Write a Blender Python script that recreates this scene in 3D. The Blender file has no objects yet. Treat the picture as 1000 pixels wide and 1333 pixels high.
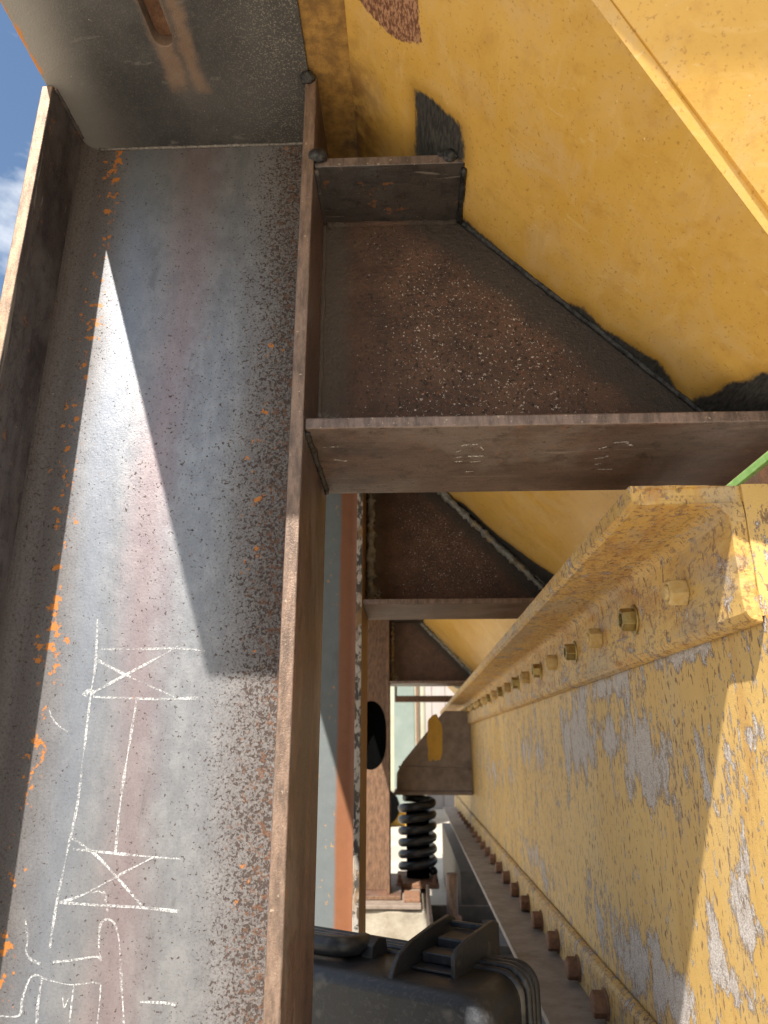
import bpy, bmesh, math, random
import numpy as np
from mathutils import Vector, Matrix, noise as mnoise
from mathutils.geometry import tessellate_polygon

random.seed(7)
SC = bpy.context.scene
COL = SC.collection
EYE = 0.87                     # camera height above the ground (m)
FPX = 924.0                    # focal length in photo pixels (photo 1000 x 1333)
PITCH = math.atan(303 / FPX)
YAW = math.atan(37 / math.hypot(FPX, 303))

# ------------------------------------------------------------------ camera
cam = bpy.data.cameras.new('camera')
cam.sensor_fit = 'HORIZONTAL'
cam.sensor_width = 36.0
cam.lens = 36.0 * FPX / 1000.0
cam.clip_start = 0.02
cam.clip_end = 3000
cam.dof.use_dof = True
cam.dof.focus_distance = 0.78
cam.dof.aperture_fstop = 13
cam_o = bpy.data.objects.new('camera', cam)
COL.objects.link(cam_o)
cam_o.location = (0, 0, EYE)
cam_o.rotation_euler = (math.pi / 2 + PITCH, 0, YAW)
SC.camera = cam_o

# ------------------------------------------------------------------ light
LDIR = Vector((0.452, 1.0, -1.40)).normalized()          # direction the sunlight travels
SUN_EL = math.asin(-LDIR.z)
SUN_AZ = math.atan2(-LDIR.x, -LDIR.y)                    # towards the sun, from +Y clockwise
w = bpy.data.worlds.new('World')
SC.world = w
w.use_nodes = True
wn = w.node_tree.nodes; wl = w.node_tree.links
wn.clear()
wo = wn.new('ShaderNodeOutputWorld'); bg = wn.new('ShaderNodeBackground')
sky = wn.new('ShaderNodeTexSky'); sky.sky_type = 'NISHITA'; sky.sun_disc = False
sky.sun_elevation = SUN_EL; sky.sun_rotation = SUN_AZ
sky.air_density = 1.3; sky.dust_density = 0.25; sky.ozone_density = 2.5
tc = wn.new('ShaderNodeTexCoord')
mp = wn.new('ShaderNodeMapping'); mp.inputs['Scale'].default_value = (1.0, 1.0, 2.2)
mp.inputs['Location'].default_value = (0.1, 0.4, 0.86)
cn = wn.new('ShaderNodeTexNoise'); cn.inputs['Scale'].default_value = 3.1
cn.inputs['Detail'].default_value = 9; cn.inputs['Roughness'].default_value = 0.58
cr = wn.new('ShaderNodeValToRGB')
cr.color_ramp.elements[0].position = 0.45; cr.color_ramp.elements[1].position = 0.60
cm = wn.new('ShaderNodeMix'); cm.data_type = 'RGBA'
cm.inputs[7].default_value = (8.0, 8.2, 8.5, 1)
wl.new(tc.outputs['Generated'], mp.inputs['Vector']); wl.new(mp.outputs[0], cn.inputs['Vector'])
wl.new(cn.outputs['Fac'], cr.inputs['Fac']); wl.new(cr.outputs[0], cm.inputs[0])
wl.new(sky.outputs[0], cm.inputs[6]); wl.new(cm.outputs[2], bg.inputs['Color'])
bg.inputs['Strength'].default_value = 0.075
wl.new(bg.outputs[0], wo.inputs['Surface'])

sun = bpy.data.lights.new('sun', 'SUN'); sun.energy = 5.0; sun.angle = math.radians(0.53)
sun.color = (1.0, 0.955, 0.88)
sun_o = bpy.data.objects.new('sun', sun); COL.objects.link(sun_o)
sun_o.location = (-4, -6, 10)
sun_o.rotation_euler = LDIR.to_track_quat('-Z', 'Y').to_euler()

SC.view_settings.view_transform = 'Standard'
SC.view_settings.look = 'None'
SC.view_settings.exposure = 1.08
SC.view_settings.gamma = 1.0
SC.view_settings.use_curve_mapping = False
SC.cycles.max_bounces = 10
SC.cycles.diffuse_bounces = 6

# ------------------------------------------------------------------ pixel rays (camera at origin, z relative to the eye)
def ray(px, py):
    x = (px - 500) / FPX; u = -(py - 666.5) / FPX
    fw = math.cos(PITCH) - u * math.sin(PITCH); z = math.sin(PITCH) + u * math.cos(PITCH)
    c, s = math.cos(YAW), math.sin(YAW)
    return Vector((x * c - fw * s, x * s + fw * c, z))
def at_y(px, py, Y): r = ray(px, py); return r * (Y / r.y)
def at_x(px, py, X): r = ray(px, py); return r * (X / r.x)
def at_z(px, py, Z): r = ray(px, py); return r * (Z / r.z)
HC = 0.59 + 1.03 * 0.0616                    # hopper sheet: z = HC - 1.03 x
def at_hopper(px, py): r = ray(px, py); return r * (HC / (r.z + 1.03 * r.x))

# ------------------------------------------------------------------ mesh helpers
class MB:
    def __init__(s): s.v = []; s.f = []
    def add(s, verts, faces):
        o = len(s.v); s.v += [tuple(p) for p in verts]; s.f += [tuple(i + o for i in f) for f in faces]; return s
    def box(s, x0, x1, y0, y1, z0, z1):
        return s.add([(x0,y0,z0),(x1,y0,z0),(x1,y1,z0),(x0,y1,z0),(x0,y0,z1),(x1,y0,z1),(x1,y1,z1),(x0,y1,z1)],
                     [(0,3,2,1),(4,5,6,7),(0,1,5,4),(1,2,6,5),(2,3,7,6),(3,0,4,7)])
    def prism(s, poly, a, b, axis, steps=1):
        """extrude a 2D polygon along an axis ('x','y','z') from a to b"""
        n = len(poly); vs = []
        for k in range(steps + 1):
            t = a + (b - a) * k / steps
            for (p, q) in poly:
                vs.append({'x': (t, p, q), 'y': (p, t, q), 'z': (p, q, t)}[axis])
        fs = [tuple(range(n))[::-1], tuple(range(steps * n, steps * n + n))]
        for k in range(steps):
            for i in range(n):
                j = (i + 1) % n
                fs.append((k*n+i, k*n+j, (k+1)*n+j, (k+1)*n+i))
        return s.add(vs, fs)
    def plate(s, outer, holes, to3a, to3b):
        """flat plate with holes; to3a / to3b map (p,q) to the two faces"""
        loops = [outer] + holes
        flat = [p for l in loops for p in l]; n = len(flat)
        tris = tessellate_polygon([[Vector((p[0], p[1], 0)) for p in l] for l in loops])
        vs = [to3a(*p) for p in flat] + [to3b(*p) for p in flat]
        fs = [tuple(t) for t in tris] + [tuple(i + n for i in t)[::-1] for t in tris]
        o = 0
        for l in loops:
            m = len(l)
            for i in range(m):
                j = (i + 1) % m; fs.append((o+i, o+j, o+j+n, o+i+n))
            o += m
        return s.add(vs, fs)
    def tube(s, pts, r, seg=8, cap=True):
        pts = [Vector(p) for p in pts]; n = len(pts); vs = []
        rr = r if hasattr(r, '__len__') else [r] * n
        up = None
        for i, p in enumerate(pts):
            d = (pts[min(i+1, n-1)] - pts[max(i-1, 0)]).normalized()
            if up is None:
                up = d.orthogonal().normalized()
            else:
                up = (up - d * up.dot(d)).normalized()
            e = d.cross(up)
            for k in range(seg):
                a = 2 * math.pi * k / seg
                vs.append(p + (up * math.cos(a) + e * math.sin(a)) * rr[i])
        fs = []
        for i in range(n - 1):
            for k in range(seg):
                l = (k + 1) % seg
                fs.append((i*seg+k, i*seg+l, (i+1)*seg+l, (i+1)*seg+k))
        if cap: fs += [tuple(range(seg))[::-1], tuple(range((n-1)*seg, n*seg))]
        return s.add(vs, fs)
    def lathe(s, prof, c, axis, seg=16):
        """prof: list of (r, h) along axis vector from point c"""
        ax = Vector(axis).normalized(); u = ax.orthogonal().normalized(); v = ax.cross(u); c = Vector(c)
        vs = [c + ax * h + (u * math.cos(2*math.pi*k/seg) + v * math.sin(2*math.pi*k/seg)) * r for (r, h) in prof for k in range(seg)]
        fs = []
        for i in range(len(prof) - 1):
            for k in range(seg):
                l = (k + 1) % seg; fs.append((i*seg+k, i*seg+l, (i+1)*seg+l, (i+1)*seg+k))
        fs += [tuple(range(seg))[::-1], tuple(range((len(prof)-1)*seg, len(prof)*seg))]
        return s.add(vs, fs)
    def build(s, name, mat, parent=None, bevel=0, smooth=False, attrs=None, eye=True):
        me = bpy.data.meshes.new(name)
        off = Vector((0, 0, EYE)) if eye else Vector((0, 0, 0))
        if parent is not None: off = off - parent.location
        me.from_pydata([Vector(p) + off for p in s.v], [], s.f)
        bm = bmesh.new(); bm.from_mesh(me)
        if not attrs: bmesh.ops.remove_doubles(bm, verts=bm.verts, dist=1e-6)
        bmesh.ops.recalc_face_normals(bm, faces=bm.faces)
        bm.to_mesh(me); bm.free()
        if attrs:
            for k, arr in attrs.items():
                a = me.attributes.new(k, 'FLOAT', 'POINT'); a.data.foreach_set('value', np.asarray(arr, dtype=np.float32))
        me.materials.append(mat)
        if smooth:
            me.polygons.foreach_set('use_smooth', [True] * len(me.polygons))
        o = bpy.data.objects.new(name, me); COL.objects.link(o)
        if parent is not None: o.parent = parent
        if bevel:
            m = o.modifiers.new('bevel', 'BEVEL'); m.width = bevel; m.segments = 3
            m.limit_method = 'ANGLE'; m.angle_limit = math.radians(40)
            me.polygons.foreach_set('use_smooth', [True] * len(me.polygons))
            m.harden_normals = True
        return o

def tag(o, label=None, cat=None, group=None, kind=None):
    if label: o['label'] = label
    if cat: o['category'] = cat
    if group: o['group'] = group
    if kind: o['kind'] = kind
    return o
def thing(name, label, cat, loc, group=None):
    o = bpy.data.objects.new(name, None); COL.objects.link(o)
    o.empty_display_size = 0.05
    o.location = Vector(loc) + Vector((0, 0, EYE))
    return tag(o, label, cat, group)

# ------------------------------------------------------------------ material helpers
class NT:
    def __init__(s, name):
        s.m = bpy.data.materials.new(name); s.m.use_nodes = True
        s.t = s.m.node_tree; s.n = s.t.nodes; s.l = s.t.links
        s.b = s.n['Principled BSDF']
        g = s.n.new('ShaderNodeNewGeometry'); s.pos = g.outputs['Position']; s.nor = g.outputs['Normal']
        sp = s.n.new('ShaderNodeSeparateXYZ'); s.l.new(s.pos, sp.inputs[0]); s.x, s.y, s.z = sp.outputs
        sn = s.n.new('ShaderNodeSeparateXYZ'); s.l.new(s.nor, sn.inputs[0]); s.nx, s.ny, s.nz = sn.outputs
    def put(s, sock, v):
        if isinstance(v, bpy.types.NodeSocket): s.l.new(v, sock)
        elif isinstance(v, (tuple, list)) and len(v) == 3 and sock.type == 'RGBA': sock.default_value = (*v, 1)
        else: sock.default_value = v
    def math(s, op, a, b=0.0, c=0.0, clamp=False):
        n = s.n.new('ShaderNodeMath'); n.operation = op; n.use_clamp = clamp
        s.put(n.inputs[0], a); s.put(n.inputs[1], b); s.put(n.inputs[2], c); return n.outputs[0]
    def add(s, a, b): return s.math('ADD', a, b)
    def mul(s, a, b): return s.math('MULTIPLY', a, b)
    def sub(s, a, b): return s.math('SUBTRACT', a, b)
    def step(s, v, lo, hi):
        n = s.n.new('ShaderNodeMapRange'); n.interpolation_type = 'SMOOTHSTEP'; n.clamp = True
        s.put(n.inputs[0], v); n.inputs[1].default_value = lo; n.inputs[2].default_value = hi
        if lo > hi:
            n.inputs[1].default_value = hi; n.inputs[2].default_value = lo
            n.inputs[3].default_value = 1; n.inputs[4].default_value = 0
        return n.outputs[0]
    def band(s, v, c, hw, soft): # 1 inside |v-c|<hw
        return s.step(s.math('ABSOLUTE', s.sub(v, c)), hw + soft, max(hw - soft, 0))
    def vec(s, sc):
        n = s.n.new('ShaderNodeVectorMath'); n.operation = 'MULTIPLY'
        s.l.new(s.pos, n.inputs[0]); n.inputs[1].default_value = sc; return n.outputs[0]
    def noise(s, scale, detail=4, rough=0.6, sc=(1, 1, 1), dist=0.0, off=None):
        n = s.n.new('ShaderNodeTexNoise'); v = s.vec(sc)
        if off is not None:
            a = s.n.new('ShaderNodeVectorMath'); a.operation = 'ADD'; s.l.new(v, a.inputs[0]); a.inputs[1].default_value = off; v = a.outputs[0]
        s.l.new(v, n.inputs['Vector'])
        n.inputs['Scale'].default_value = scale; n.inputs['Detail'].default_value = detail
        n.inputs['Roughness'].default_value = rough; n.inputs['Distortion'].default_value = dist
        return n.outputs['Fac']
    def voro(s, scale, sc=(1, 1, 1), feature='F1', rnd=1.0):
        n = s.n.new('ShaderNodeTexVoronoi'); n.feature = feature; s.l.new(s.vec(sc), n.inputs['Vector'])
        n.inputs['Scale'].default_value = scale; n.inputs['Randomness'].default_value = rnd
        return n.outputs['Distance'], n.outputs['Color'] if 'Color' in n.outputs else None
    def mix(s, f, a, b, mode='MIX'):
        n = s.n.new('ShaderNodeMix'); n.data_type = 'RGBA'; n.blend_type = mode
        s.put(n.inputs[0], f); s.put(n.inputs[6], a); s.put(n.inputs[7], b); return n.outputs[2]
    def lerp(s, f, a, b):
        n = s.n.new('ShaderNodeMix'); n.data_type = 'FLOAT'
        s.put(n.inputs[0], f); s.put(n.inputs[2], a); s.put(n.inputs[3], b); return n.outputs[0]
    def attr(s, name):
        n = s.n.new('ShaderNodeAttribute'); n.attribute_name = name; return n.outputs['Fac']
    def bump(s, h, dist, strength=1.0, prev=None):
        n = s.n.new('ShaderNodeBump'); n.inputs['Distance'].default_value = dist; n.inputs['Strength'].default_value = strength
        s.l.new(h, n.inputs['Height'])
        if prev is not None: s.l.new(prev, n.inputs['Normal'])
        return n.outputs[0]
    def out(s, col, rough=0.6, metal=0.0, spec=0.5, normal=None):
        s.put(s.b.inputs['Base Color'], col); s.put(s.b.inputs['Roughness'], rough); s.put(s.b.inputs['Metallic'], metal)
        s.put(s.b.inputs['Specular IOR Level'], spec)
        if normal is not None: s.l.new(normal, s.b.inputs['Normal'])
        return s.m

def speckle(t, scale, lo, hi, sc=(1, 1, 1), bias=None, off=None):
    v = t.noise(scale, 3, 0.65, sc, 0.0, off)
    if bias is not None: v = t.add(v, bias)
    return t.step(v, lo, hi)

# ---- mill-scale web of the front column
def m_millscale():
    t = NT('mill_scale_steel')
    XC = -0.255
    big = t.noise(7, 5, 0.6, (1, 1, 0.35))
    fine = t.noise(420, 3, 0.7)
    med = t.noise(60, 5, 0.65, (1, 1, 0.6))
    wob = t.mul(t.sub(t.noise(5, 3, 0.6, (1, 1, 0.4)), 0.5), 0.07)
    xs = t.add(t.x, wob)
    base = t.mix(t.step(med, 0.35, 0.7), (0.225, 0.225, 0.235), (0.30, 0.296, 0.30))
    cool = t.band(xs, -0.33, 0.01, 0.03)
    base = t.mix(t.mul(cool, 0.5), base, (0.22, 0.245, 0.29))
    pink = t.mul(t.band(t.add(xs, t.mul(t.sub(med, 0.5), 0.03)), -0.262, 0.018, 0.026), 0.42)
    base = t.mix(pink, base, (0.30, 0.18, 0.175))
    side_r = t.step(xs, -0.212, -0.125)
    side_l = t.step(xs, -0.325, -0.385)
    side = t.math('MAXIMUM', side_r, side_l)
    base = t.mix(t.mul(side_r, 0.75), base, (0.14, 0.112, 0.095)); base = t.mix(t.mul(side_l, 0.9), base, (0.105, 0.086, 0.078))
    g1 = t.noise(430, 3, 0.72); g2 = t.noise(420, 3, 0.72, (1, 1, 1), 0, (2, 2, 2))
    base = t.mix(t.mul(t.step(g1, 0.50, 0.66), t.add(0.12, t.mul(side_r, 0.35))), base, (0.34, 0.30, 0.26))
    base = t.mix(t.mul(t.step(g2, 0.48, 0.62), t.add(0.12, t.add(t.mul(side_r, 0.6), t.mul(side_l, 0.25)))), base, (0.050, 0.034, 0.028))
    b = t.add(t.add(t.mul(side_r, 0.12), t.mul(side_l, 0.03)), t.mul(t.sub(big, 0.5), 0.16))
    pits = speckle(t, 330, 0.640, 0.675, (1, 1, 1), b)
    pits2 = speckle(t, 190, 0.695, 0.73, (1, 1, 1), t.mul(b, 1.0), (3, 5, 7))
    p = t.math('MAXIMUM', pits, pits2)
    base = t.mix(t.mul(p, 0.9), base, (0.045, 0.024, 0.016))
    brown = speckle(t, 190, 0.61, 0.66, (1, 1, 1), t.mul(t.sub(side_r, 0.7), 0.20), (9, 2, 4))
    base = t.mix(t.mul(brown, t.add(0.08, t.mul(side_r, 0.6))), base, t.mix(g1, (0.10, 0.04, 0.02), (0.22, 0.095, 0.04)))
    # orange rust blooms
    ol = t.band(xs, -0.365, 0.010, 0.016)
    orr = t.band(xs, -0.148, 0.004, 0.018)
    ob = t.add(t.math('MAXIMUM', t.mul(ol, 0.19), t.mul(orr, 0.09)), t.mul(t.sub(t.noise(9, 3, 0.6), 0.5), 0.35))
    orange = speckle(t, 105, 0.735, 0.80, (1, 1, 0.9), ob, (1, 1, 1))
    base = t.mix(t.mul(orange, 0.9), base, t.mix(fine, (0.36, 0.10, 0.015), (0.60, 0.22, 0.02)))
    white = speckle(t, 300, 0.745, 0.77, (1, 1, 1), None, (4, 8, 1))
    base = t.mix(t.mul(white, 0.8), base, (0.6, 0.58, 0.55))
    scuff = t.noise(30, 5, 0.7, (1.2, 1, 0.3), 0.8, (7, 1, 3))
    base = t.mix(t.mul(t.step(scuff, 0.62, 0.72), 0.35), base, (0.12, 0.115, 0.115))
    rough = t.add(t.lerp(t.math('MAXIMUM', p, side), 0.47, 0.74), t.mul(t.sub(fine, 0.5), 0.22))
    nb = t.bump(t.add(t.mul(fine, 0.5), t.mul(p, -0.8)), 0.0006, 0.7)
    nb = t.bump(med, 0.0012, 0.35, nb)
    return t.out(base, rough, t.lerp(t.math('MAXIMUM', t.math('MAXIMUM', p, orange), t.mul(side, 0.6)), 0.72, 0.1), 0.5, nb)

# ---- rusty brown rolled steel (flanges, brackets)
def m_rust(name, dark, light, edge, gloss=0.5, streak=(1, 1, 0.15), blotch=0.5, grey=(0.17, 0.155, 0.15), gamt=0.5):
    t = NT(name)
    n1 = t.noise(14, 6, 0.68, streak); n2 = t.noise(120, 5, 0.72, streak); n3 = t.noise(480, 3, 0.75)
    n4 = t.noise(5.5, 6, 0.65, (1, 1, 0.6), 0.4, (3, 6, 2)); n5 = t.noise(45, 6, 0.72, (1, 1, 1), 0.3, (8, 1, 2))
    c = t.mix(t.step(n1, 0.34, 0.66), dark, light)
    c = t.mix(t.mul(t.step(n4, 0.46, 0.60), gamt), c, grey)
    c = t.mix(t.mul(t.step(n5, 0.50, 0.66), 0.55), c, tuple(v * 0.5 for v in dark))
    c = t.mix(t.mul(t.step(n2, 0.45, 0.72), blotch), c, tuple(v * 0.45 for v in dark))
    c = t.mix(t.mul(speckle(t, 230, 0.62, 0.68), 0.75), c, (0.025, 0.015, 0.012))
    c = t.mix(t.mul(speckle(t, 260, 0.69, 0.73, (1, 1, 1), None, (5, 3, 1)), 0.6), c, (0.42, 0.36, 0.30))
    c = t.mix(t.mul(speckle(t, 60, 0.64, 0.72, (1, 1, 1), t.mul(t.sub(n4, 0.5), 0.2), (2, 7, 1)), 0.6), c, (0.30, 0.115, 0.035))
    scr = t.noise(70, 3, 0.6, (streak[0] * 0.3, 1, streak[2] * 0.6), 1.2, (1, 4, 9))
    c = t.mix(t.mul(t.step(scr, 0.66, 0.70), 0.4), c, (0.36, 0.31, 0.26))
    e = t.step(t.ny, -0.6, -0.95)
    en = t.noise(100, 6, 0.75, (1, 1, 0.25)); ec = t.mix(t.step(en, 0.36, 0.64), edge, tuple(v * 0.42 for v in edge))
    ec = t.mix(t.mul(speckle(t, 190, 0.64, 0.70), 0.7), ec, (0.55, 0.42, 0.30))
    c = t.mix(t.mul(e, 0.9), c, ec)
    rough = t.add(t.lerp(n1, gloss - 0.12, gloss + 0.18), t.mul(t.sub(n3, 0.5), 0.35))
    nb = t.bump(t.add(n3, n2), 0.0010, 0.7)
    nb = t.bump(t.add(n1, n5), 0.0015, 0.35, nb)
    return t.out(c, rough, 0.2, 0.5, nb)

# ---- bracket web: dark, heavily pitted rust, ground bright/dark band along the hopper weld
def m_bracket_web():
    t = NT('pitted_rust_plate')
    d = t.math('DIVIDE', t.sub(t.sub(HC + EYE, t.mul(t.x, 1.03)), t.z), 1.4355)    # distance below the hopper line
    n1 = t.noise(22, 6, 0.7); n2 = t.noise(260, 4, 0.75); n3 = t.noise(150, 4, 0.7, (1, 1, 1), 0, (4, 4, 4))
    c = t.mix(t.step(n1, 0.3, 0.7), (0.060, 0.036, 0.027), (0.125, 0.070, 0.047))
    dx = t.math('ABSOLUTE', t.sub(t.x, 0.09)); dz = t.math('ABSOLUTE', t.sub(t.z, EYE + 0.43))
    ctr = t.step(t.math('MAXIMUM', dx, dz), 0.19, 0.07)
    c = t.mix(t.mul(t.step(n2, 0.52, 0.68), t.add(0.15, t.mul(ctr, 0.7))), c, (0.23, 0.095, 0.05))
    c = t.mix(t.mul(speckle(t, 230, 0.60, 0.66, (1, 1, 1), t.sub(t.mul(ctr, 0.06), 0.03), (6, 1, 2)), 0.85), c, (0.018, 0.011, 0.009))
    c = t.mix(t.mul(speckle(t, 330, 0.645, 0.68, (1, 1, 1), t.sub(t.mul(ctr, 0.10), 0.08)), 0.9), c, (0.62, 0.54, 0.48))
    wob = t.mul(t.sub(t.noise(30, 4, 0.6), 0.5), 0.03)
    band = t.step(t.add(d, wob), 0.055, 0.030)
    brush = t.noise(300, 3, 0.6, (0.3, 1, 1))
    c = t.mix(t.mul(band, 0.85), c, t.mix(brush, (0.02, 0.018, 0.017), (0.075, 0.062, 0.05)))
    left = t.step(t.add(t.x, wob), -0.055, -0.085)
    c = t.mix(t.mul(left, 0.7), c, t.mix(n3, (0.07, 0.06, 0.05), (0.14, 0.12, 0.10)))
    corner = t.mul(t.step(t.add(t.x, wob), -0.06, -0.08), t.step(t.z, EYE + 0.345, EYE + 0.315))
    c = t.mix(t.mul(corner, t.step(n3, 0.45, 0.6)), c, (0.48, 0.48, 0.48))
    nb = t.bump(t.add(n2, n3), 0.0030, 0.9)
    return t.out(c, t.lerp(n2, 0.34, 0.75), 0.15, 0.5, nb)

# ---- yellow paint of the hopper, with burnt and scraped marks held in mesh attributes
def m_hopper():
    t = NT('yellow_hopper_paint')
    burn, rust = t.attr('burn'), t.attr('scrape')
    n1 = t.noise(6, 5, 0.6); n2 = t.noise(45, 5, 0.65); n3 = t.noise(330, 3, 0.7)
    str_ = t.noise(60, 4, 0.65, (0.35, 0.35, 1.2), 0.6)
    c = t.mix(t.step(n1, 0.3, 0.7), (0.61, 0.345, 0.062), (0.68, 0.41, 0.10))
    c = t.mix(t.mul(t.step(n2, 0.48, 0.75), 0.40), c, (0.44, 0.21, 0.045))
    dust = t.noise(13, 6, 0.7, (1, 1, 1), 0.6, (2, 8, 5))
    c = t.mix(t.mul(t.step(dust, 0.45, 0.70), 0.60), c, (0.62, 0.41, 0.185))
    scr2 = t.noise(90, 3, 0.6, (0.25, 1.2, 0.25), 1.5, (6, 1, 9))
    c = t.mix(t.mul(t.step(scr2, 0.66, 0.70), 0.35), c, (0.70, 0.50, 0.22))
    c = t.mix(t.mul(t.step(str_, 0.52, 0.72), 0.35), c, (0.72, 0.49, 0.20))
    run = t.noise(26, 5, 0.65, (1.0, 0.25, 1.0), 0.5, (4, 4, 1))
    c = t.mix(t.mul(t.step(run, 0.52, 0.72), 0.22), c, (0.50, 0.235, 0.035))
    c = t.mix(t.mul(speckle(t, 26, 0.70, 0.78, (1, 1, 1), None, (3, 1, 1)), 0.8), c, (0.70, 0.36, 0.015))
    c = t.mix(t.mul(speckle(t, 260, 0.60, 0.68), 0.5), c, (0.30, 0.13, 0.03))
    c = t.mix(t.mul(speckle(t, 170, 0.725, 0.75, (1, 1, 1), None, (8, 8, 2)), 0.85), c, (0.85, 0.70, 0.42))
    # scraped brown primer patch
    wr = t.add(rust, t.mul(t.sub(t.noise(160, 4, 0.7), 0.5), 0.010))
    rc = t.mix(t.step(t.noise(330, 3, 0.7, (1, 0.5, 1)), 0.42, 0.6), (0.16, 0.065, 0.035), (0.45, 0.24, 0.13))
    c = t.mix(t.step(wr, 0.001, -0.001), c, rc)
    # burn marks: cleaner bright rim, then soot-black bare steel
    wb = t.add(burn, t.mul(t.sub(t.noise(230, 5, 0.8, (1, 0.35, 1)), 0.5), 0.012))
    wb = t.add(wb, t.mul(t.sub(t.noise(38, 3, 0.6, (1, 0.6, 1), 0, (3, 3, 3)), 0.5), 0.012))
    c = t.mix(t.mul(t.step(wb, 0.016, 0.002), t.mul(t.step(dust, 0.40, 0.66), 0.7)), c, (0.66, 0.35, 0.02))
    grind = t.noise(420, 3, 0.6, (1, 0.2, 1))
    bc = t.mix(t.step(grind, 0.25, 0.8), (0.016, 0.015, 0.015), (0.075, 0.07, 0.062))
    bm = t.step(wb, 0.0030, -0.0032)
    soot = t.mul(t.step(t.add(burn, t.mul(t.sub(n2, 0.5), 0.02)), 0.020, -0.004), 0.45)
    c = t.mix(soot, c, (0.17, 0.085, 0.03))
    c = t.mix(bm, c, bc)
    # smoke tint near the column
    sm = t.mul(t.step(t.x, 0.0, -0.07), t.step(t.y, 0.52, 0.64))
    c = t.mix(t.mul(sm, t.step(n2, 0.25, 0.6)), c, (0.14, 0.065, 0.03))
    rough = t.lerp(bm, t.add(0.36, t.mul(t.sub(dust, 0.5), 0.5)), 0.5)
    nb = t.bump(t.add(n3, t.mul(n2, 1.5)), 0.0003, 0.5)
    nb = t.bump(bm, 0.0006, -0.5, nb)
    return t.out(c, rough, 0.0, 0.5, nb)

# ---- old flaking yellow paint on the girder
def m_flaky(name, amount=0.0, use_attr=False, stretch=(1, 1, 0.42), rusty=0.0):
    t = NT(name)
    n1 = t.noise(5, 5, 0.6, (1, 1, 0.5)); fine = t.noise(520, 3, 0.75); n2 = t.noise(70, 5, 0.7)
    stain = t.noise(55, 4, 0.6, (1, 1, 0.06)); haze = t.noise(11, 5, 0.6, (1, 1, 0.35), 0, (1, 7, 2))
    c = t.mix(t.step(n1, 0.3, 0.7), (0.56, 0.345, 0.095), (0.64, 0.42, 0.145))
    c = t.mix(t.mul(t.step(stain, 0.52, 0.72), 0.40 + 0.3 * rusty), c, (0.40, 0.18, 0.045))
    c = t.mix(t.mul(t.step(haze, 0.45, 0.70), 0.40), c, (0.52, 0.385, 0.21))
    c = t.mix(t.mul(t.step(n2, 0.52, 0.75), 0.30), c, (0.66, 0.45, 0.18))
    big = t.noise(24, 9, 0.76, stretch, 0.25)
    big = t.add(big, amount)
    if use_attr: big = t.add(big, t.attr('flake'))
    fl = t.step(big, 0.578, 0.588)
    rim = t.step(big, 0.550, 0.578)
    sm = t.noise(150, 4, 0.62, (1, 1, 0.40), 0.3, (3, 9, 4))
    sm = t.add(sm, t.mul(t.sub(haze, 0.5), 0.15))
    fleck = t.step(sm, 0.590, 0.612)
    mid = t.noise(70, 7, 0.72, (1, 1, 0.45), 0.25, (7, 3, 8))
    mid = t.add(mid, t.mul(t.sub(n1, 0.5), 0.10))
    mfl = t.step(t.add(mid, amount * 0.5), 0.592, 0.603)
    gray = t.mix(t.step(fine, 0.36, 0.62), (0.30, 0.262, 0.24), (0.66, 0.60, 0.55))
    gray = t.mix(t.mul(t.step(n2, 0.45, 0.65), 0.5), gray, (0.36, 0.28, 0.225))
    brown = t.mix(t.step(fine, 0.4, 0.6), (0.12, 0.065, 0.035), (0.27, 0.17, 0.11))
    c = t.mix(t.mul(rim, 0.35), c, (0.46, 0.25, 0.07))
    c = t.mix(t.mul(fleck, 0.85), c, brown)
    c = t.mix(mfl, c, gray)
    c = t.mix(fl, c, gray)
    edge = t.math('MAXIMUM', t.mul(fl, t.step(big, 0.618, 0.588)), t.mul(mfl, t.step(mid, 0.628, 0.602)))
    c = t.mix(t.mul(edge, 0.85), c, (0.065, 0.038, 0.026))
    if rusty:
        rr = t.step(t.noise(34, 7, 0.74, (1, 0.30, 1)), 0.46, 0.64)
        c = t.mix(t.mul(rr, rusty), c, (0.38, 0.165, 0.04))
        r2 = t.step(t.noise(12, 6, 0.7, (1, 0.35, 1), 0, (4, 2, 2)), 0.50, 0.62)
        c = t.mix(t.mul(r2, rusty), c, t.mix(fine, (0.30, 0.225, 0.16), (0.47, 0.39, 0.28)))
        c = t.mix(t.mul(speckle(t, 210, 0.55, 0.62, (1, 0.4, 1)), rusty), c, (0.15, 0.085, 0.05))
    h = t.math('MAXIMUM', t.math('MAXIMUM', fl, mfl), fleck)
    nb = t.bump(h, 0.0030, -1.0)
    nb = t.bump(t.add(fine, n2), 0.0008, 0.7, nb)
    return t.out(c, t.lerp(h, 0.5, 0.85), 0.0, 0.4, nb)

def m_simple(name, a, b, scale=60, rough=0.6, metal=0.0, bump=0.0005, dirt=None, spec=0.5):
    t = NT(name)
    n = t.noise(scale, 6, 0.65); f = t.noise(scale * 6, 3, 0.7)
    c = t.mix(t.step(n, 0.3, 0.7), a, b)
    if dirt: c = t.mix(t.mul(t.step(t.noise(scale * 0.35, 6, 0.7, (1, 1, 1), 0, (5, 5, 5)), 0.5, 0.72), 0.8), c, dirt)
    return t.out(c, t.add(rough, t.mul(t.sub(f, 0.5), 0.25)), metal, spec, t.bump(t.add(n, f), bump, 0.6))

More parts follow.
